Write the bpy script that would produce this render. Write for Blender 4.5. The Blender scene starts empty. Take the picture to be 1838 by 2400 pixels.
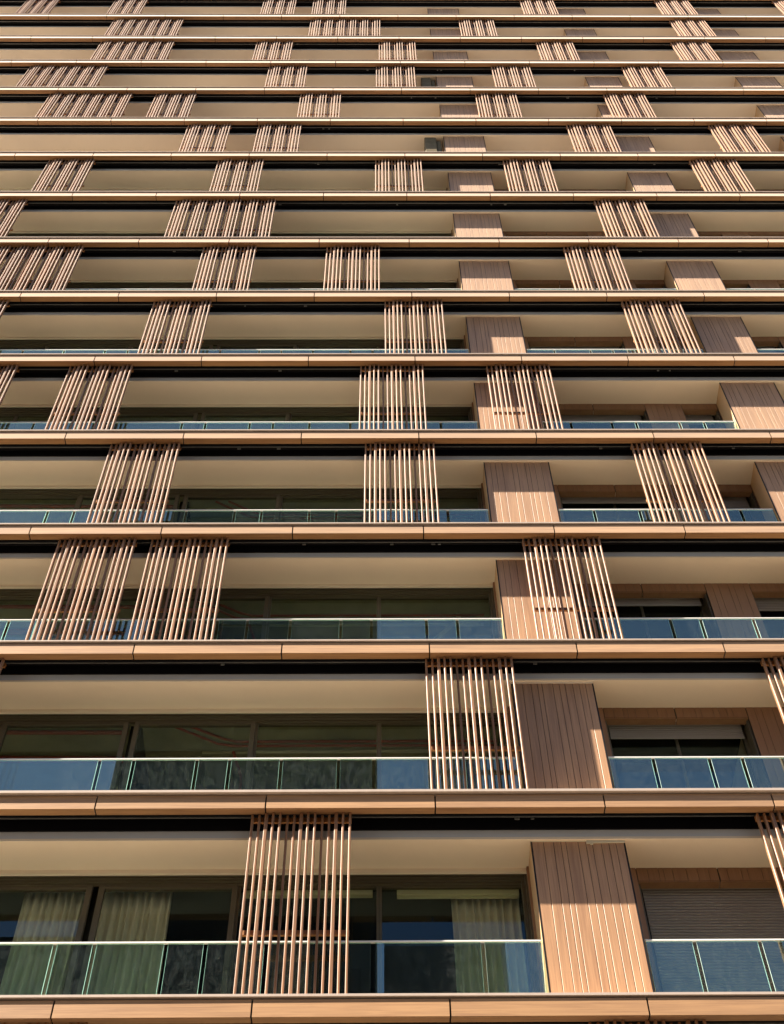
import bpy, math, random
from mathutils import Vector, Matrix
random.seed(7)
scene = bpy.context.scene
COL = scene.collection
R = math.radians

# ------------------------------------------------------------------ numbers measured from the photograph
PITCH, YAW, ROLL = 0.9984294, 0.0169204, -0.0159856
CAM = Vector((-0.77342, -13.57340, -10.68320))
FPX = 3300.0
H = 3.318287            # storey height
P = 2.28                # fascia panel module
K0, K1 = -3, 16         # storeys built
ZG = -12.35             # ground level
XL, XR = -18.0, 18.0    # ends of the building

# ------------------------------------------------------------------ materials
def newmat(name):
    m = bpy.data.materials.new(name); m.use_nodes = True
    nt = m.node_tree; nt.nodes.clear()
    out = nt.nodes.new('ShaderNodeOutputMaterial')
    return m, nt, out

def wood(name, light, dark, axis, rough=0.42, spec=0.5, vary=0.12, fine=60.0, contrast=1.0, bump=0.0, sheen=0.0):
    m, nt, out = newmat(name); N = nt.nodes.new; L = nt.links.new
    tc = N('ShaderNodeTexCoord'); oi = N('ShaderNodeObjectInfo')
    mul = N('ShaderNodeVectorMath'); mul.operation = 'SCALE'
    cmb = N('ShaderNodeCombineXYZ')
    for s in ('X', 'Y', 'Z'): L(oi.outputs['Random'], cmb.inputs[s])
    L(cmb.outputs[0], mul.inputs[0]); mul.inputs['Scale'].default_value = 37.0
    add = N('ShaderNodeVectorMath'); L(tc.outputs['Object'], add.inputs[0]); L(mul.outputs[0], add.inputs[1])
    mp = N('ShaderNodeMapping'); L(add.outputs[0], mp.inputs[0])
    sc = [fine, fine, fine]; sc['xyz'.index(axis)] = 1.3
    mp.inputs['Scale'].default_value = sc
    n1 = N('ShaderNodeTexNoise'); n1.inputs['Scale'].default_value = 1.0; n1.inputs['Detail'].default_value = 5
    n1.inputs['Roughness'].default_value = 0.65; n1.inputs['Distortion'].default_value = 0.6
    L(mp.outputs[0], n1.inputs[0])
    mp2 = N('ShaderNodeMapping'); L(add.outputs[0], mp2.inputs[0])
    sc2 = [7.0, 7.0, 7.0]; sc2['xyz'.index(axis)] = 0.5
    mp2.inputs['Scale'].default_value = sc2
    n2 = N('ShaderNodeTexNoise'); n2.inputs['Scale'].default_value = 1.0; n2.inputs['Detail'].default_value = 3
    L(mp2.outputs[0], n2.inputs[0])
    mx = N('ShaderNodeMath'); mx.operation = 'MULTIPLY_ADD'
    L(n1.outputs[0], mx.inputs[0]); mx.inputs[1].default_value = 0.6
    h2 = N('ShaderNodeMath'); h2.operation = 'MULTIPLY'; L(n2.outputs[0], h2.inputs[0]); h2.inputs[1].default_value = 0.4
    L(h2.outputs[0], mx.inputs[2])
    ramp = N('ShaderNodeValToRGB')
    ramp.color_ramp.elements[0].position = 0.5 - 0.17 / contrast; ramp.color_ramp.elements[0].color = (*dark, 1)
    ramp.color_ramp.elements[1].position = 0.5 + 0.14 / contrast; ramp.color_ramp.elements[1].color = (*light, 1)
    L(mx.outputs[0], ramp.inputs[0])
    hsv = N('ShaderNodeHueSaturation'); L(ramp.outputs[0], hsv.inputs['Color'])
    vm = N('ShaderNodeMapRange'); L(oi.outputs['Random'], vm.inputs[0])
    vm.inputs[3].default_value = 1 - vary; vm.inputs[4].default_value = 1 + vary
    L(vm.outputs[0], hsv.inputs['Value'])
    b = N('ShaderNodeBsdfPrincipled'); L(hsv.outputs[0], b.inputs['Base Color'])
    rr = N('ShaderNodeMapRange'); L(n1.outputs[0], rr.inputs[0]); rr.inputs[3].default_value = rough - .08; rr.inputs[4].default_value = rough + .1
    L(rr.outputs[0], b.inputs['Roughness']); b.inputs['Specular IOR Level'].default_value = spec
    b.inputs['Sheen Weight'].default_value = sheen; b.inputs['Sheen Roughness'].default_value = .42; b.inputs['Sheen Tint'].default_value = (1, .94, .86, 1)
    if bump:
        bp = N('ShaderNodeBump'); bp.inputs['Strength'].default_value = bump; bp.inputs['Distance'].default_value = 0.002
        L(n1.outputs[0], bp.inputs['Height']); L(bp.outputs[0], b.inputs['Normal'])
    L(b.outputs[0], out.inputs[0])
    return m

def paint(name, col, rough=0.6, spec=0.4, metal=0.0, mottle=0.06, scale=1.5, fine=0.0):
    m, nt, out = newmat(name); N = nt.nodes.new; L = nt.links.new
    tc = N('ShaderNodeTexCoord'); oi = N('ShaderNodeObjectInfo')
    cmb = N('ShaderNodeVectorMath'); cmb.operation = 'ADD'; L(tc.outputs['Object'], cmb.inputs[0]); L(oi.outputs['Location'], cmb.inputs[1])
    n = N('ShaderNodeTexNoise'); n.inputs['Scale'].default_value = scale; n.inputs['Detail'].default_value = 6; n.inputs['Roughness'].default_value = .6
    L(cmb.outputs[0], n.inputs[0])
    mr = N('ShaderNodeMapRange'); L(n.outputs[0], mr.inputs[0]); mr.inputs[1].default_value = .3; mr.inputs[2].default_value = .7
    mr.inputs[3].default_value = 1 - mottle; mr.inputs[4].default_value = 1 + mottle
    hsv = N('ShaderNodeHueSaturation'); hsv.inputs['Color'].default_value = (*col, 1); L(mr.outputs[0], hsv.inputs['Value'])
    b = N('ShaderNodeBsdfPrincipled'); L(hsv.outputs[0], b.inputs['Base Color'])
    b.inputs['Roughness'].default_value = rough; b.inputs['Specular IOR Level'].default_value = spec; b.inputs['Metallic'].default_value = metal
    L(b.outputs[0], out.inputs[0])
    return m

def glass(name, tint, ior, dust=0.03, dustcol=(.5, .55, .55), dscale=3.0, wave=0.0, refl=(1, 1, 1)):
    m, nt, out = newmat(name); N = nt.nodes.new; L = nt.links.new
    tc = N('ShaderNodeTexCoord'); oi = N('ShaderNodeObjectInfo')
    add = N('ShaderNodeVectorMath'); add.operation = 'ADD'; L(tc.outputs['Object'], add.inputs[0]); L(oi.outputs['Location'], add.inputs[1])
    tr = N('ShaderNodeBsdfTransparent'); tr.inputs[0].default_value = (*tint, 1)
    gl = N('ShaderNodeBsdfGlossy'); gl.inputs['Roughness'].default_value = 0.0; gl.inputs[0].default_value = (*refl, 1)
    fr = N('ShaderNodeFresnel'); fr.inputs[0].default_value = ior
    if wave:
        nz = N('ShaderNodeTexNoise'); nz.inputs['Scale'].default_value = 1.4; nz.inputs['Detail'].default_value = 1
        L(add.outputs[0], nz.inputs[0])
        bp = N('ShaderNodeBump'); bp.inputs['Strength'].default_value = wave; bp.inputs['Distance'].default_value = .02
        L(nz.outputs[0], bp.inputs['Height']); L(bp.outputs[0], gl.inputs['Normal'])
    geo = N('ShaderNodeNewGeometry'); inv = N('ShaderNodeMath'); inv.operation = 'SUBTRACT'; inv.inputs[0].default_value = 1.0
    L(geo.outputs['Backfacing'], inv.inputs[1])
    ff = N('ShaderNodeMath'); ff.operation = 'MULTIPLY'; L(fr.outputs[0], ff.inputs[0]); L(inv.outputs[0], ff.inputs[1])
    mix = N('ShaderNodeMixShader'); L(ff.outputs[0], mix.inputs[0]); L(tr.outputs[0], mix.inputs[1]); L(gl.outputs[0], mix.inputs[2])
    df = N('ShaderNodeBsdfDiffuse'); df.inputs[0].default_value = (*dustcol, 1)
    mp = N('ShaderNodeMapping'); L(add.outputs[0], mp.inputs[0]); mp.inputs['Scale'].default_value = (dscale, dscale, dscale * .45)
    n = N('ShaderNodeTexNoise'); n.inputs['Scale'].default_value = 1.6; n.inputs['Detail'].default_value = 8; n.inputs['Distortion'].default_value = .9
    n.inputs['Roughness'].default_value = .7
    L(mp.outputs[0], n.inputs[0])
    mr = N('ShaderNodeMapRange'); L(n.outputs[0], mr.inputs[0]); mr.inputs[1].default_value = .42; mr.inputs[2].default_value = .78
    mr.inputs[3].default_value = dust * .12; mr.inputs[4].default_value = dust * 2.2
    mix2 = N('ShaderNodeMixShader'); L(mr.outputs[0], mix2.inputs[0]); L(mix.outputs[0], mix2.inputs[1]); L(df.outputs[0], mix2.inputs[2])
    L(mix2.outputs[0], out.inputs[0])
    return m

FASCIA = wood('fascia_laminate', (.455, .240, .098), (.31, .152, .060), 'x', rough=.5, spec=.5, vary=.08, fine=42, contrast=1.45, sheen=.62)
SLATW = wood('slat_timber', (.325, .145, .052), (.18, .070, .024), 'z', rough=.5, spec=.5, vary=.16, fine=60, contrast=.9, bump=.15, sheen=.30)
RAILW = wood('rail_timber', (.40, .17, .055), (.28, .11, .035), 'x', rough=.55, vary=.08)
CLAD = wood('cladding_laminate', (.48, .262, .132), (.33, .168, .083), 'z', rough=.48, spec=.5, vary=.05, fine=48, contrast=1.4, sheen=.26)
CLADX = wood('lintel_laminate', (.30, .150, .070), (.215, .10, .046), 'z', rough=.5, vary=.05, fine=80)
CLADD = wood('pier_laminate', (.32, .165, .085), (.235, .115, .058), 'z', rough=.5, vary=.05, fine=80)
SOFFIT = paint('soffit_paint', (.81, .69, .545), .75, .25, mottle=.035, scale=.9)
BEAM = paint('beam_sky_grey', (.54, .55, .57), .7, .3, mottle=.04)  # soffit's paint with the grey of its sky-lit shade put into the colour
SIDE = paint('pillar_side_panel', (.56, .36, .19), .6, .35, mottle=.05)
BLACK = paint('black_channel', (.006, .006, .008), .7, .1, mottle=.1)
TRIM = paint('black_trim', (.012, .011, .012), .5, .3)
CAPM = paint('stone_cap', (.50, .40, .33), .5, .45, mottle=.07, scale=5)
STEEL = paint('satin_rail', (.80, .79, .77), .35, .6, mottle=.03)
TRACK = paint('track_metal', (.16, .155, .15), .4, .5, metal=.6)
BRONZE = paint('bronze_frame', (.085, .066, .040), .45, .5, mottle=.05)
SHUT = paint('shutter_aluminium', (.27, .225, .21), .5, .4, mottle=.03)
CONC = paint('raw_concrete', (.27, .255, .17), .85, .2, mottle=.28, scale=1.1)
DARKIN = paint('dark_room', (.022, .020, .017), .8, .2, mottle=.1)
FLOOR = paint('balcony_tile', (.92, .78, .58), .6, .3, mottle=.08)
DAMPER = wood('bounce_damper_wood', (.26, .17, .10), (.17, .10, .055), 'x', rough=.6)  # dark wood made up to weaken floor bounce behind the glass
REDP = paint('red_pipe_paint', (.30, .035, .02), .5, .4)
PALEP = paint('pale_pipe_paint', (.42, .40, .30), .5, .4)
CURT = paint('curtain_cloth', (.74, .70, .61), .9, .1, mottle=.05, scale=4)
BLIND = paint('blind_cloth', (.62, .60, .42), .8, .2)
WHITE = paint('loose_trim_paint', (.62, .56, .42), .6, .3)
CAB = paint('cabinet_paint', (.17, .135, .085), .8, .1, mottle=.2, scale=6)
GROUND = paint('asphalt', (.05, .046, .042), .85, .25, mottle=.18, scale=.15)
PAVE = paint('bounce_paving', (.08, .06, .04), .8, .25, mottle=.12, scale=.4)  # for the unseen bounce strip in front of the building
TOWERW = paint('tower_wall', (.050, .056, .056), .7, .3, mottle=.2, scale=.3)
TOWERG = paint('tower_glass', (.02, .026, .03), .15, .6)
def edgemat():
    m, nt, out = newmat('glass_edge'); N = nt.nodes.new; L = nt.links.new
    d = N('ShaderNodeBsdfPrincipled'); d.inputs['Base Color'].default_value = (.70, .90, .85, 1); d.inputs['Roughness'].default_value = .3
    t = N('ShaderNodeBsdfTranslucent'); t.inputs[0].default_value = (.34, .56, .50, 1)
    x = N('ShaderNodeMixShader'); x.inputs[0].default_value = .5; L(d.outputs[0], x.inputs[1]); L(t.outputs[0], x.inputs[2]); L(x.outputs[0], out.inputs[0])
    return m
GEDGE = edgemat()
GRAIL = glass('balustrade_glass', (.76, .90, .845), 2.5, dust=.02, dscale=9.0, wave=.0, refl=(.74, 1.0, 1.0))
GWIN = glass('window_glass', (.86, .86, .79), 1.55, dust=.004, dustcol=(.4, .4, .32), refl=(.50, .82, 1.0))

# ------------------------------------------------------------------ mesh helpers
class MB:
    def __init__(s): s.v = []; s.f = []; s.m = []
    def quad(s, pts, mi=0):
        n = len(s.v); s.v += [tuple(p) for p in pts]; s.f.append(tuple(range(n, n + len(pts)))); s.m.append(mi)
    def box(s, x0, x1, y0, y1, z0, z1, mi=0, ends=None):
        n = len(s.v)
        s.v += [(x0, y0, z0), (x1, y0, z0), (x1, y1, z0), (x0, y1, z0), (x0, y0, z1), (x1, y0, z1), (x1, y1, z1), (x0, y1, z1)]
        e = mi if ends is None else ends
        for f, k in (((0, 3, 2, 1), mi), ((4, 5, 6, 7), mi), ((0, 1, 5, 4), mi), ((2, 3, 7, 6), mi), ((1, 2, 6, 5), e), ((3, 0, 4, 7), e)):
            s.f.append(tuple(n + i for i in f)); s.m.append(k)
    def prism(s, prof, a0, a1, axis='x', mi=0):
        # prof: closed loop; axis 'x': (y,z) points extruded in x; axis 'z': (x,y) points extruded in z
        n = len(s.v); k = len(prof)
        for a in (a0, a1):
            for p, q in prof: s.v.append((a, p, q) if axis == 'x' else (p, q, a))
        for i in range(k):
            j = (i + 1) % k; s.f.append((n + i, n + j, n + k + j, n + k + i)); s.m.append(mi)
        s.f.append(tuple(n + i for i in range(k))[::-1]); s.m.append(mi)
        s.f.append(tuple(n + k + i for i in range(k))); s.m.append(mi)
    def tube(s, pts, r, seg=8, mi=0):
        pts = [Vector(p) for p in pts]; rings = []
        for i, p in enumerate(pts):
            d = (pts[min(i + 1, len(pts) - 1)] - pts[max(i - 1, 0)]).normalized()
            a = d.cross(Vector((0, 0, 1)));
            if a.length < .01: a = d.cross(Vector((1, 0, 0)))
            a.normalize(); b = d.cross(a)
            n = len(s.v)
            for j in range(seg):
                t = 2 * math.pi * j / seg; q = p + a * (r * math.cos(t)) + b * (r * math.sin(t)); s.v.append(tuple(q))
            rings.append(n)
        for a, b in zip(rings, rings[1:]):
            for j in range(seg):
                k = (j + 1) % seg; s.f.append((a + j, a + k, b + k, b + j)); s.m.append(mi)
        s.f.append(tuple(rings[0] + j for j in range(seg))[::-1]); s.m.append(mi)
        s.f.append(tuple(rings[-1] + j for j in range(seg))); s.m.append(mi)
    def mesh(s, name, mats, bevel=0):
        me = bpy.data.meshes.new(name); me.from_pydata(s.v, [], s.f)
        for m in (mats if isinstance(mats, (list, tuple)) else [mats]): me.materials.append(m)
        me.polygons.foreach_set('material_index', s.m)
        import bmesh
        bm = bmesh.new(); bm.from_mesh(me); bmesh.ops.recalc_face_normals(bm, faces=bm.faces)
        if bevel: bmesh.ops.bevel(bm, geom=list(bm.edges), offset=bevel, segments=1, affect='EDGES', profile=.5)
        bm.to_mesh(me); bm.free(); me.update()
        return me

def link(name, mesh, parent=None, loc=(0, 0, 0)):
    o = bpy.data.objects.new(name, mesh); COL.objects.link(o); o.location = loc
    if parent: o.parent = parent
    return o
def root(name, label, cat, loc, group=None):
    o = bpy.data.objects.new(name, None); COL.objects.link(o); o.location = loc
    o['label'] = label; o['category'] = cat
    if group: o['group'] = group
    return o
def onemesh(mb, name, mats, **k): return mb.mesh(name, mats, **k)

def halfwidth(k, z=0.0):
    w = 13.57 * math.cos(PITCH) + (k * H + z - CAM.z) * math.sin(PITCH)
    return w * 919 / FPX * 1.10 + .3

# ------------------------------------------------------------------ ground (structure)
g = MB(); g.quad([(-3000, -3000, ZG), (3000, -3000, ZG), (3000, 3000, ZG), (-3000, 3000, ZG)])
o = link('ground', g.mesh('ground', GROUND)); o['kind'] = 'structure'
g = MB(); g.quad([(-300, -24, ZG + .12), (300, -24, ZG + .12), (300, .25, ZG + .12), (-300, .25, ZG + .12)]); g.quad([(-300, -24, ZG), (300, -24, ZG), (300, -24, ZG + .12), (-300, -24, ZG + .12)])
o = link('bounce_pavement', g.mesh('bounce_pavement', PAVE)); o['kind'] = 'structure'  # unseen strip added to throw light up at the soffits

# ------------------------------------------------------------------ the apartment building
B = root('apartment_building', 'timber clad apartment tower with stacked glass fronted balconies filling the picture', 'building', (0, 0, ZG))
def bpart(name, mesh, k=None, par=None):
    if par is not None: return link(name, mesh, par)
    return link(name, mesh, B, (0, 0, (0 if k is None else k * H) - ZG))

# fascia profile (y, z): face, small arris, underside, back
FPROF = [(-.034, -.056), (-.034, -.296), (-.031, -.300), (.107, -.273), (.107, -.250), (-.012, -.277), (-.012, -.056)]
JOFF = {0: .034, 1: -.025}
GAP = .0105
for k in range(K0, K1 + 2):
    hw = halfwidth(k); off = JOFF.get(k, 0.0)
    joints = [n * P + off for n in range(-9, 10) if XL + .3 < n * P + off < XR - .3]
    spans = list(zip([XL] + joints, joints + [XR]))
    back = MB(); back.box(XL, XR, .002, .098, -.245, -.05)
    band = bpart('fascia_band', back.mesh('fascia_band', BLACK), k)
    far = MB()
    for a, b in spans:
        vis = 0 <= k <= 9 and b > CAM.x - hw and a < CAM.x + hw
        if vis:
            m = MB(); m.prism(FPROF, a + GAP, b - GAP)
            bpart('fascia_panel', m.mesh('fascia_panel', FASCIA), par=band)
        else: far.prism(FPROF, a + GAP, b - GAP)
    if far.v:
        fp = bpart('fascia_cladding', far.mesh('fascia_cladding', FASCIA), par=band)
    # cap along the top edge
    c = MB()
    if k == 1: c.prism([(-.082, .004), (-.082, -.040), (.115, -.040), (.115, .004)], XL, XR)
    elif k == 0:
        n = len(c.v)   # tapering overhang: deeper at the left
        pr = lambda y: [(y, .004), (y, -.030), (.115, -.030), (.115, .004)]
        for a, b, y0, y1 in ((XL, -2.4, -.068, -.059), (-2.4, 1.6, -.059, -.055), (1.6, XR, -.055, -.045)):
            n = len(c.v)
            c.v += [(a, p, q) for p, q in pr(y0)] + [(b, p, q) for p, q in pr(y1)]
            for i in range(4):
                j = (i + 1) % 4; c.f.append((n + i, n + j, n + 4 + j, n + 4 + i)); c.m.append(0)
    else: c.prism([(-.061, .004), (-.061, -.026), (.115, -.026), (.115, .004)], XL, XR)
    bpart('fascia_cap', c.mesh('fascia_cap', CAPM), par=band)
    # black sliding-track recess behind the fascia and its rail
    t = MB(); t.box(XL, XR, .110, .325, -.14, -.118); t.box(XL, XR, .326, .345, -.346, -.118); t.box(XL, XR, .099, .1065, -.248, -.118)
    ch = bpart('track_channel', t.mesh('track_channel', BLACK), k)
    r = MB(); r.box(XL, XR, .188, .206, -.246, -.228); bpart('track_rail', r.mesh('track_rail', TRACK), par=ch)
    # a few clips hanging on the rail
    rr = random.Random(k * 5 + 1)
    for _ in range(4 if 0 < k < 13 else 0):
        x = rr.uniform(-6, 9); r = MB(); r.box(x, x + rr.uniform(.03, .08), .225, .25, -.25, -.225)
        bpart('track_clip', r.mesh('track_clip', TRACK), par=ch)
    # balcony slab, edge beam and soffit of the storey below
    s = MB(); s.box(XL, XR, .116, 9, -.117, -.004); fs = bpart('floor_slab', s.mesh('floor_slab', FLOOR), k)
    s = MB(); s.box(XL, XR, .455, .93, -.0035, .006); bpart('bounce_damper', s.mesh('bounce_damper', DAMPER), par=fs)  # unseen dark layer added so the soffit fades towards the back
    s = MB(); s.box(XL, XR, .346, .40, -.489, -.346)
    eb = bpart('edge_beam', s.mesh('edge_beam', BEAM), k)
    s = MB(); s.box(XL, XR, .343, 1.02, -.512, -.4905); s.box(XL, XR, .344, .352, -.4905, -.470)
    so = bpart('soffit', s.mesh('soffit', SOFFIT), k)
    dn = MB(); dn.box(XL, 1.22, .895, .93, -.588, -.5125); bpart('soffit_downstand', dn.mesh('soffit_downstand', SOFFIT), par=so)

# ---- wood clad pillars with grooved boards
FR = [0, .126, .234, .314, .37, .504, .586, .656, .753, .836, .913, 1]
FR2 = [0, .085, .165, .27, .42, .50, .626, .69, .775, .88, 1]
def pillar_mesh(w, fr):
    m = MB(); top = H - .493
    m.box(.012, w - .012, .012, .62, 0.0, top, 1)          # core
    for a, b in zip(fr, fr[1:]):
        x0, x1 = .014 + a * (w - .028) + .0035, .014 + b * (w - .028) - .0035
        c = .003
        m.prism([(x0, .0115), (x0, c), (x0 + c, 0), (x1 - c, 0), (x1, c), (x1, .0115)], .0, top, 'z', 0)
    return m
pm = {}
for key, w, fr in (('a', 1.262, FR), ('b', 1.262, FR2), ('c', 1.17, FR2), ('d', 1.17, FR), ('e', 1.37, FR)):
    m = pillar_mesh(w, fr)
    pm[key] = m.mesh('clad_pillar', [CLAD, TRIM])
    s = MB(); s.box(-.0005, .0115, .016, .62, 0, H - .494); pm[key + 's'] = s.mesh('side_panel', SIDE)
    s = MB(); s.box(w - .0115, w + .0005, .016, .62, 0, H - .494); pm[key + 't'] = s.mesh('side_panel', SIDE)
    s = MB(); s.box(-.003, .013, -.003, .014, 0, H - .4935); s.box(w - .013, w + .003, -.003, .014, 0, H - .4935); pm[key + 'e'] = s.mesh('corner_trim', TRIM)
for k in range(K0, K1 + 1):
    for x, keys in ((1.256, 'ab'), (6.515, 'cd'), (11.83, 'ee')):
        if x > 9 and k < 4: pass
        key = keys[(k * 7 + int(x)) % 2] if k not in (0, 3) else keys[0 if k == 0 else 1]
        p = link('clad_pillar', pm[key], B, (x, .388, k * H - ZG))
        link('side_panel', pm[key + 's'], p); link('side_panel', pm[key + 't'], p); link('corner_trim', pm[key + 'e'], p)
        if k == 1 and x < 2:
            t = MB(); t.box(-.05, 1.262, -.012, -.0035, 2.775, 2.8245); link('head_trim', t.mesh('head_trim', SOFFIT), p)
        if k == 0 and x < 2:
            t = MB(); t.box(.0, .735, -.010, .0, 2.795, 2.8245); t.box(.745, .80, -.022, .0, 2.755, 2.8245)
            q = MB(); q.box(0, 1.262 - .81, -.018, .0, 0, .034); q.box(-.015, .02, -.024, -.001, -.03, .036)
            link('loose_trim', t.mesh('loose_trim', WHITE), p)
            lo = link('loose_trim', q.mesh('loose_trim', WHITE), p, (.81, -.001, 2.765)); lo.rotation_euler = (0, R(-.6), 0)

# ---- glass balustrades
GLASS = {
 -1: [-4.80, -4.31, -3.43, -2.94, -2.19, -1.38, -.88, .5, 3.15, 3.97, 4.48],
  0: [-4.805, -4.315, -3.43, -2.937, -2.184, -.86, .506, 3.147, 3.964],
  1: [-6.85, -4.798, -4.31, -3.401, -2.93, -2.189, -1.363, -.857, .0, .49, 3.178, 3.99, 4.47],
  2: [-7.75, -6.833, -6.36, -4.80, -4.31, -3.42, -2.93, -2.226, -1.402, -.903, -.003, .504, 3.15, 4.005, 4.505, 5.372],
  3: [-7.75, -6.848, -6.365, -4.80, -4.31, -3.423, -2.931, -2.052, -1.558, -.86, .488, 3.181, 4.022, 4.50, 5.36, 5.882],
  4: [-7.78, -6.86, -6.37, -4.774, -4.299, -3.397, -2.923, -2.186, -1.355, -.87, .484, 3.133, 3.969, 4.47, 5.354, 5.856],
  5: [-8.7, -7.785, -6.875, -6.37, -4.80, -4.31, -3.441, -2.946, -2.242, -1.408, -.913, .49, 3.148, 3.96, 4.458, 5.36, 5.86, 8.4, 9.2],
  6: [-8.7, -7.785, -6.875, -6.37, -4.80, -4.31, -3.441, -2.946, -2.242, -1.408, -.913, .49, 3.148, 3.96, 4.458, 5.36, 5.86, 8.4, 9.2]}
GW = .027
for k in range(-1, 9):
    js = GLASS.get(k, GLASS[6]); xr = 11.8; xl = -15.0
    for si, (a, b) in enumerate(((xl, 1.236), (2.535, 6.49), (7.705, xr))):
        rail = MB(); rail.box(a, b, .418, .452, 1.150, 1.178)
        br = bpart('balustrade', rail.mesh('handrail', STEEL, bevel=.004), k)
        sh = MB(); sh.box(a, b, .417, .453, .0, .055); bpart('base_channel', sh.mesh('base_channel', TRACK), par=br)
        inside = [j for j in js if a + .2 < j < b - .2]
        edges = [a + .01] + [e for j in inside for e in (j - GW, j + GW)] + [b - .01]
        for i in range(0, len(edges), 2):
            gm = MB(); gm.box(edges[i], edges[i + 1], .424, .446, .055, 1.146, 0, 1)
            bpart('glass_pane', gm.mesh('glass_pane', [GRAIL, GEDGE]), par=br)

# ---- left glazing: bronze frames, panes, interior shells
YW = 1.0
MULL = [-12.36, -10.46, -8.54, -6.61, -4.615, -2.69, -.78, 1.19]
HEADZ = H - .588
def frame_mesh(x0, x1, z0, z1, y, w=.055, d=.07):
    m = MB()
    m.box(x0, x0 + w, y, y + d, z0, z1); m.box(x1 - w, x1, y, y + d, z0, z1)
    m.box(x0 + w, x1 - w, y + .002, y + d, z1 - w, z1); m.box(x0 + w, x1 - w, y + .002, y + d, z0, z0 + w)
    return m
for k in range(-1, 9):
    hd = MB()   # stepped head track
    for i in range(3): hd.box(XL, 1.215, .955 + i * .034, .965 + i * .034 + .03, HEADZ - .022 - .028 * i, HEADZ + .07, 0)
    for i in range(3): hd.box(XL, 1.215, .93 + i * .05, .942 + i * .05, HEADZ - .012 - .02 * i, HEADZ + .05, 0)
    wh = bpart('window_head', hd.mesh('window_head', BRONZE), k)
    for a, b in zip(MULL, MULL[1:]):
        dbl = .045
        x0 = a + (.045 if abs(a + 4.615) < .01 else .0); x1 = b - (.045 if abs(b + 4.615) < .01 else .0) - .004
        hasdouble = abs(a + 4.615) < .01 or abs(b + 4.615) < .01
        w = .075 if hasdouble else .034
        fr = frame_mesh(x0, x1, .0, HEADZ - .06, YW + .03 if hasdouble else YW + .06, w)
        win = bpart('window', fr.mesh('window_frame', BRONZE), k)
        gp = MB(); yy = (YW + .06 if hasdouble else YW + .09)
        gp.box(x0 + w - .005, x1 - w + .005, yy, yy + .012, .04, HEADZ - .06 - w + .005)
        bpart('window_pane', gp.mesh('window_pane', GWIN), par=win)
    jb = MB(); jb.box(1.195, 1.252, .93, 1.15, 0, HEADZ - .0); jb.box(1.150, 1.194, 1.0, 1.15, 0, HEADZ - .03)
    bpart('window_jamb', jb.mesh('window_jamb', BRONZE), k)
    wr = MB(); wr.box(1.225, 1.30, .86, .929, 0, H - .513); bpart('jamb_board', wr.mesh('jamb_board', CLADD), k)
    rm = MB(); m = 0
    rm.box(XL, 1.4, 1.15, 7.0, H - .40, H - .13, 0)
    rm.box(XL, 12, 7.0, 7.1, 0, H - .13, 1)
    rm.box(1.26, 1.36, 1.15, 7.0, 0, H - .40, 1); rm.box(-4.70, -4.53, 1.35, 7.0, 0, H - .40, 1); 
    bpart('interior_wall', rm.mesh('interior_wall', [DARKIN if k in (-1, 0) else CONC, DARKIN]), k)

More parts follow.
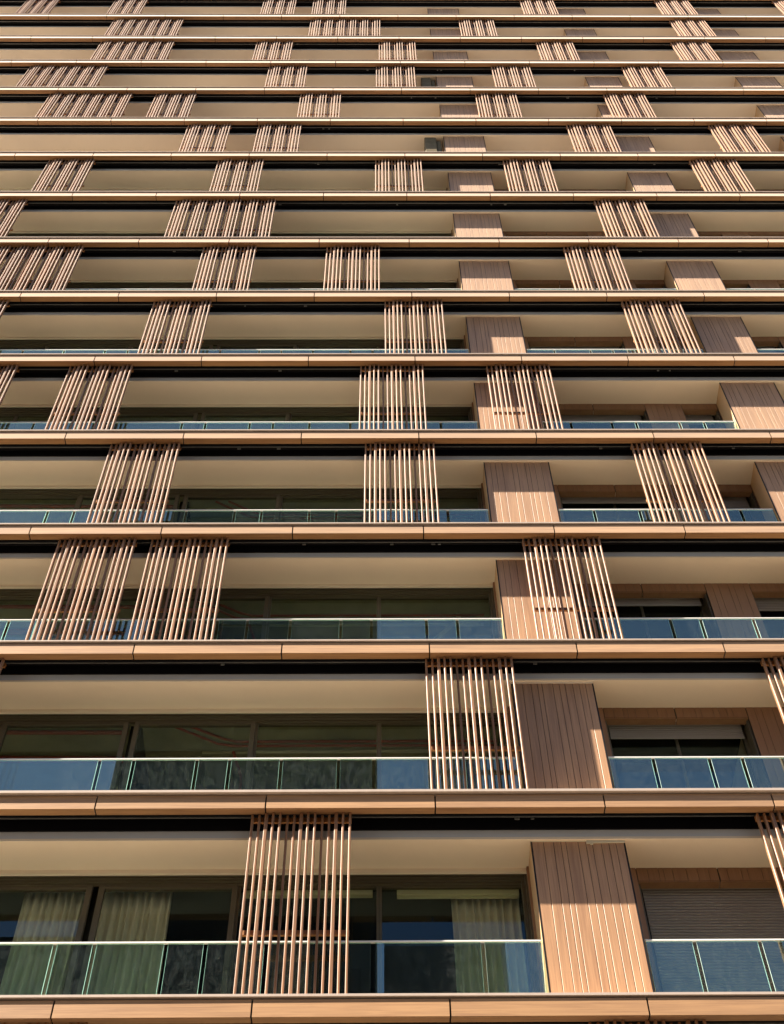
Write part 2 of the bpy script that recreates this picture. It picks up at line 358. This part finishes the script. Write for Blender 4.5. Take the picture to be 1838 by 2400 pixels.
# ---- right side: clad piers, lintels, shutters, dark windows
def boards(x0, x1, z0, z1, y, fr, d=.03):
    m = MB()
    m.box(x0, x1, y + .010, y + d, z0, z1, 1)
    for a, b in zip(fr, fr[1:]):
        u, v = x0 + a * (x1 - x0) + .0025, x0 + b * (x1 - x0) - .0025
        m.prism([(u, y + .0095), (u, y + .002), (u + .002, y), (v - .002, y), (v, y + .002), (v, y + .0095)], z0, z1, 'z', 0)
    return m
OPEN = [(2.715, 4.95), (5.735, 6.50), (7.70, 8.635), (9.395, 11.76)]
PIER = [(2.50, 2.715), (4.95, 5.735), (6.50, 6.60), (7.62, 7.70), (8.635, 9.395), (11.76, 11.9)]
SHUTZ = {-1: 2.2, 0: .02, 1: 2.336, 2: 2.45, 3: 2.48, 4: 2.45, 5: 2.45}
for k in range(-1, 9):
    zt = H - .513
    for i, (a, b) in enumerate(PIER):
        fr = [0, 1] if b - a < .3 else [0, .16, .30, .52, .64, .86, 1]
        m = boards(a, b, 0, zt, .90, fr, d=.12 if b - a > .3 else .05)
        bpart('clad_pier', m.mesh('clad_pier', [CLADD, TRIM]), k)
    for i, (a, b) in enumerate(OPEN):
        rnd = random.Random(i)
        mid = (a + b) / 2 if b - a > 1.5 else None
        m = MB()
        for (u, v) in (((a, 3.83 if i == 0 else mid), (3.83 if i == 0 else mid, b)) if mid else ((a, b),)):
            u += .006; v -= .006
            fr = [0]
            while fr[-1] < 1: fr.append(fr[-1] + rnd.choice([.07, .09, .12, .15, .19]) / (v - u))
            fr = fr[:-1]; fr[-1] = 1
            for p, q in zip(fr, fr[1:]):
                x0, x1 = u + p * (v - u) + .0028, u + q * (v - u) - .0028
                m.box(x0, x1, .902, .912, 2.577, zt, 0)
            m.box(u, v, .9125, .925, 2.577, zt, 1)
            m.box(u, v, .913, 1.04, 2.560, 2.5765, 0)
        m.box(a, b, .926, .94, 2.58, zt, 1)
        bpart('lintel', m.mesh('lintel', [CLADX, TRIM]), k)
        # window frame
        fm = frame_mesh(a + .012, b - .012, 0, 2.75, 1.16, .07, .09)
        if mid: fm.box(mid - .02, mid + .02, 1.20, 1.25, 0.07, 2.68)
        fm.box(a + .002, a + .03, .95, 1.159, 0, 2.60); fm.box(b - .03, b - .002, .95, 1.159, 0, 2.60)
        win = bpart('window', fm.mesh('window_frame', BRONZE), k)
        gp = MB(); gp.box(a + .08, b - .08, 1.215, 1.227, .07, 2.68); bpart('window_pane', gp.mesh('window_pane', GWIN), par=win)
        # roller shutter of convex slats
        z0 = SHUTZ.get(k, 2.45) if i == 0 else 2.30
        sm = MB(); z = z0
        while z < 2.72:
            sm.prism([(1.125, z + .002), (1.112, z + .012), (1.110, z + .024), (1.114, z + .036), (1.125, z + .046), (1.135, z + .046), (1.135, z + .002)], a + .085, b - .085); z += .049
        bpart('roller_shutter', sm.mesh('roller_shutter', SHUT), k)
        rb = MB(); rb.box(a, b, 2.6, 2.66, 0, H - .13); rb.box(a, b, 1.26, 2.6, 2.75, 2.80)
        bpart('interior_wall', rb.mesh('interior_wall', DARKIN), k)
# plain walls behind the storeys that are not seen into
for k in list(range(9, K1 + 1)) + [-3, -2]:
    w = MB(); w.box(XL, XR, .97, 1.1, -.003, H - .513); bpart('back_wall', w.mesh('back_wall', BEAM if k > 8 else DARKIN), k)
for k in range(-1, 9):
    w = MB(); w.box(13.3, XR, .97, 1.1, -.003, H - .513); w.box(XL, XL + .1, 1.2, 8.9, -.003, H - .513); bpart('back_wall', w.mesh('back_wall', CLADD), k)
w = MB(); w.box(XL, XR, .3, 9, ZG, K0 * H - .5); w.box(XL, XR, .2, 9, (K1 + 1) * H, (K1 + 1) * H + .5); w.box(XL, XR, 8.9, 9.0, ZG + .01, (K1 + 1) * H - .01)
bpart('plinth_and_roof', w.mesh('plinth_and_roof', CONC))

# ---- exposed services seen through the unfinished storeys' glass
for k in (1, 2, 3):
    m = MB(); zc = H - .47
    m.tube([(-3.75, 1.30, zc), (-3.25, 1.56, zc), (-3.05, 1.62, zc), (1.1, 1.62, zc)], .022)
    m.tube([(-4.0, 1.30, zc), (-3.35, 1.66, zc), (-3.1, 1.71, zc), (1.1, 1.71, zc)], .022)
    m.tube([(-4.75, 1.42, zc), (-8.5, 1.40, zc)], .035); m.tube([(-4.75, 1.95, zc - .05), (-8.5, 1.92, zc - .05)], .06)
    m.tube([(-3.1, 1.78, zc - .06), (-2.95, 1.9, zc - .5), (-2.93, 1.95, .1)], .025)
    bpart('sprinkler_pipe', m.mesh('sprinkler_pipe', REDP), k)
    m = MB(); m.tube([(-3.6, 1.82, zc - .03), (1.1, 1.80, zc - .03)], .028)
    m.box(.60, .68, 1.62, 1.70, 2.70, H - .40); m.tube([(.20, 1.66, 2.2), (.66, 1.66, 2.78)], .05, 4); m.box(.62, 1.02, 1.62, 1.7, 2.62, 2.70)
    bpart('service_bracket', m.mesh('service_bracket', PALEP), k)

# ------------------------------------------------------------------ things on the balconies
def cabinet(k, x0, x1):
    c = root('utility_cabinet', '', 'cabinet', (x0, .42, k * H), 'dark cabinets beside the pillars')
    w = x1 - x0
    m = MB(); m.box(0, w * .72, 0, .34, .0, 2.815); m.box(w * .72 + .002, w, .05, .34, .0, 2.62)
    link('cabinet_body', m.mesh('cabinet_body', CAB, bevel=.02), c)
    m = MB(); m.box(.03, w * .69, -.014, -.0005, .1, 2.6); link('cabinet_door', m.mesh('cabinet_door', CAB, bevel=.004), c)
    return c
cabinet(9, .66, 1.17)['label'] = 'dark olive cabinet left of a wood pillar on the tenth balcony level from the bottom'
cabinet(11, .72, 1.21)['label'] = 'dark olive cabinet left of a wood pillar on the twelfth balcony level from the bottom'

def curtain(x0, x1, y, z1, n, amp, label, seed):
    rr = random.Random(seed); cols = int(n * 10); m = MB(); rows = 6
    ph = [rr.uniform(-.5, .5) for _ in range(n + 2)]
    for r in range(rows + 1):
        z = .03 + (z1 - .03) * r / rows
        for i in range(cols + 1):
            t = i / cols; u = t * n
            a = amp * (1.15 - .35 * r / rows)
            yy = y + a * math.sin(2 * math.pi * u + ph[int(u)] * .6) + .3 * a * math.sin(4 * math.pi * u + 1 + ph[int(u) + 1])
            x = x0 + (x1 - x0) * t + .012 * math.sin(u * 2.2 + r * .5)
            m.v.append((x - x0, yy - y, z))
    for r in range(rows):
        for i in range(cols):
            q = r * (cols + 1) + i; m.f.append((q, q + 1, q + cols + 2, q + cols + 1)); m.m.append(0)
    me = m.mesh('curtain', CURT)
    for p in me.polygons: p.use_smooth = True
    o = link('curtain', me, None, (x0, y, 0)); sm = o.modifiers.new('thickness', 'SOLIDIFY'); sm.thickness = .004
    o['label'] = label; o['category'] = 'curtain'; o['group'] = 'beige curtains behind the lowest glazing'
    return o
curtain(-5.62, -4.80, 1.24, 2.85, 8, .042, 'pleated beige curtain at far left of the lowest balcony glazing, left of the double mullion', 1)
CU2 = curtain(-4.56, -3.60, 1.24, 2.85, 9, .042, 'pleated beige curtain with a hanging cord, right of the double mullion on the lowest balcony', 2)
curtain(.20, 1.13, 1.29, 2.80, 9, .042, 'pleated beige curtain under a roller blind beside the lowest wood pillar', 3)
cd = MB(); cd.tube([(-3.86, 1.17, 2.58), (-3.87, 1.168, 2.35), (-3.90, 1.17, 2.15), (-3.88, 1.17, 2.02), (-3.845, 1.17, 1.93)], .006, 6); cd.tube([(-3.86, 1.17, 2.58), (-3.89, 1.168, 2.3), (-3.91, 1.17, 2.2)], .004, 6)
cc = link('pull_cord', cd.mesh('pull_cord', CURT), CU2, (-CU2.location.x, -CU2.location.y, 0))
bl = MB(); bl.box(-.0, 1.66, 0, .10, 0, .10); bl.box(.02, 1.64, .04, .05, -.035, -.001)
o = link('roller_blind', bl.mesh('roller_blind', BLIND, bevel=.006), None, (-.54, 1.125, 2.555)); o['label'] = 'rolled up pale blind at the top of the glazing left of the lowest wood pillar'; o['category'] = 'blind'
bl = MB(); bl.box(0, 1.75, 0, .08, 0, .09)
o = link('roller_blind', bl.mesh('roller_blind', BLIND, bevel=.006), None, (-2.62, 1.125, 2.56)); o['label'] = 'rolled up pale blind behind the slat screen of the lowest balcony'; o['category'] = 'blind'

# ------------------------------------------------------------------ slat screens
PITCHX = .0936
KIND = [3, 2, 1, 0, 0] ; 
def slat_kind(i):
    if i == 0: return 2
    return {0: 3, 1: 2, 2: 1, 3: 0, 4: 0}[i % 5]
SY = [.050, .062, .095, .106]; SWD = [.030, .045, .030, .030]
ZTOP = H - .292
slat_me = []
for t in range(4):
    w = SWD[t]; d = .066; m = MB(); c = .0068
    m.prism([(0, c), (c, 0), (w - .004, 0), (w, .004), (w, d), (0, d)], .006, ZTOP, 'z', 0)
    slat_me.append(m.mesh('slat', SLATW))
def rail_mesh(h, d):
    m = MB(); m.box(.0, 14 * PITCHX + .034, 0, d, 0, h); return m.mesh('cross_rail', RAILW)
RLOW, RTOP, RBOT = rail_mesh(.07, .035), rail_mesh(.08, .035), rail_mesh(.06, .035)
proto = None
def screen(k, x, label):
    global proto
    if proto is None:
        s = root('slat_screen', label, 'slat screen', (x, 0, k * H), 'slat screens sliding across the balconies')
        for i in range(15):
            t = slat_kind(i); link('slat', slat_me[t], s, (i * PITCHX + (-.006 if t == 1 else 0), SY[t], 0))
        link('cross_rail', RLOW, s, (0, .176, 1.065)); link('cross_rail', RTOP, s, (0, .176, 2.972)); link('cross_rail', RBOT, s, (0, .176, .03))
        proto = s; return s
    r = proto.copy(); COL.objects.link(r); r.location = (x, 0, k * H); r['label'] = label
    for ch in list(proto.children):
        c = ch.copy(); COL.objects.link(c); c.parent = r
    return r
SC = {-1: [-5.45, 1.62], 0: [-2.494, 4.30], 1: [-7.88, -.067, 5.14], 2: [-6.335, -4.728, 1.722], 3: [-5.96, -1.044, 4.121],
      4: [-9.80, -7.36, -1.168, 1.525], 5: [-10.73, -6.015, -.635, 4.903], 6: [-10.935, -9.565, -5.205, -2.088, 3.912],
      7: [-11.682, -6.29, -4.915, 5.121], 8: [-10.40, -5.465, -.866, 2.874, 8.346], 9: [-6.715, -4.515, 5.114, 9.566],
      10: [-11.66, -10.27, -8.15, -3.353, 2.449, 6.716], 11: [-13.00, -11.61, -4.61, -.85, 3.209, 7.807],
      12: [-11.07, -9.68, -5.283, -.747, 5.096, 10.126], 13: [-11.11, -9.72, -3.414, -2.04, 2.384, 10.662],
      14: [-15.19, -11.57, -5.465, -3.425, 5.061, 10.613, 15.49]}
ORD = 'first second third fourth fifth sixth seventh eighth ninth tenth eleventh twelfth thirteenth fourteenth fifteenth'.split()
for k, xs in SC.items():
    n = len(xs)
    for i, x in enumerate(xs):
        lvl = 'storey cut by the bottom edge' if k == -1 else ('lowest full storey' if k == 0 else ('topmost storey in view' if k == 14 else f'{ORD[k]} full storey up'))
        pos = {2: ['left one of two', 'right one of two'], 3: ['left of three', 'middle of three', 'right of three']}.get(n)
        pos = pos[i] if pos else (f'leftmost of {["","","","","four","five","six","seven"][n]}' if i == 0 else (f'rightmost of {["","","","","four","five","six","seven"][n]}' if i == n - 1 else f'{ORD[i]} from left of {["","","","","four","five","six","seven"][n]}'))
        screen(k, x, f'brown timber slat screen, {pos} on the {lvl}')

# ------------------------------------------------------------------ tower across the street (seen only mirrored in the glass)
T = root('office_tower', 'dark tower across the street behind the viewer, mirrored in the left balcony glass', 'building', (-7.2, -30, ZG))
m = MB(); m.box(-5.6, 6.3, -12, 0, 0, 78); link('tower_wall', m.mesh('tower_wall', TOWERW), T)
for i in range(22):
    m = MB(); m.box(-5.0, 5.7, .004, .06, 2.0 + i * 3.4, 3.9 + i * 3.4); link('window_band', m.mesh('window_band', TOWERG), T)
T2 = root('street_block', 'long lower block across the street behind the viewer, mirrored in the lowest balcony glass', 'building', (-6, -30, ZG))
m = MB(); m.box(-28, -7.1, -11.8, -.4, 0, 41); m.box(5.4, 10.2, -11.8, -.4, 0, 40.5); m.box(10.202, 11.0, -11.8, -.4, 0, 37); m.box(11.002, 12.4, -11.8, -.4, 0, 33)
link('block_wall', m.mesh('block_wall', TOWERW), T2)
for i in range(11):
    m = MB(); m.box(-27.5, -7.6, -.396, -.34, 2.0 + i * 3.4, 3.7 + i * 3.4); link('window_band', m.mesh('window_band', TOWERG), T2)

# ------------------------------------------------------------------ light
sd = Vector((-3.2, -1.0, 3.1)).normalized()
sun = bpy.data.lights.new('sun', 'SUN'); sun.energy = 5.0; sun.angle = R(.5); sun.color = (1.0, .90, .76)
so = bpy.data.objects.new('sun', sun); COL.objects.link(so); so.location = sd * 60
so.rotation_euler = (-sd).to_track_quat('-Z', 'Y').to_euler()
w = bpy.data.worlds.new('World'); scene.world = w; w.use_nodes = True
nt = w.node_tree; bg = nt.nodes['Background']
sky = nt.nodes.new('ShaderNodeTexSky'); sky.sky_type = 'NISHITA'; sky.sun_disc = False
sky.sun_elevation = math.asin(sd.z); sky.sun_rotation = math.atan2(sd.x, sd.y)
sky.altitude = 50; sky.air_density = 1.0; sky.dust_density = 1.0; sky.ozone_density = 1.0
nt.links.new(sky.outputs[0], bg.inputs[0]); bg.inputs[1].default_value = .05

# ------------------------------------------------------------------ camera
cd = bpy.data.cameras.new('camera'); cam = bpy.data.objects.new('camera', cd); COL.objects.link(cam); scene.camera = cam
fw = Vector((math.sin(YAW) * math.cos(PITCH), math.cos(YAW) * math.cos(PITCH), math.sin(PITCH)))
r0 = Vector((math.cos(YAW), -math.sin(YAW), 0)); u0 = r0.cross(fw)
rt = math.cos(ROLL) * r0 + math.sin(ROLL) * u0; up = -math.sin(ROLL) * r0 + math.cos(ROLL) * u0
cam.matrix_world = Matrix(((rt.x, up.x, -fw.x, CAM.x), (rt.y, up.y, -fw.y, CAM.y), (rt.z, up.z, -fw.z, CAM.z), (0, 0, 0, 1)))
cd.sensor_fit = 'HORIZONTAL'; cd.sensor_width = 36; cd.lens = FPX / 1838 * 36; cd.clip_end = 6000; cd.clip_start = .1

# ------------------------------------------------------------------ render settings
scene.render.engine = 'CYCLES'
c = scene.cycles
c.max_bounces = 12; c.diffuse_bounces = 6; c.glossy_bounces = 6; c.transmission_bounces = 8; c.transparent_max_bounces = 16
c.use_denoising = True
c.use_adaptive_sampling = True
scene.view_settings.view_transform = 'Standard'; scene.view_settings.look = 'None'
scene.view_settings.exposure = 2.0; scene.view_settings.gamma = 1
scene.render.resolution_x = 784; scene.render.resolution_y = 1024
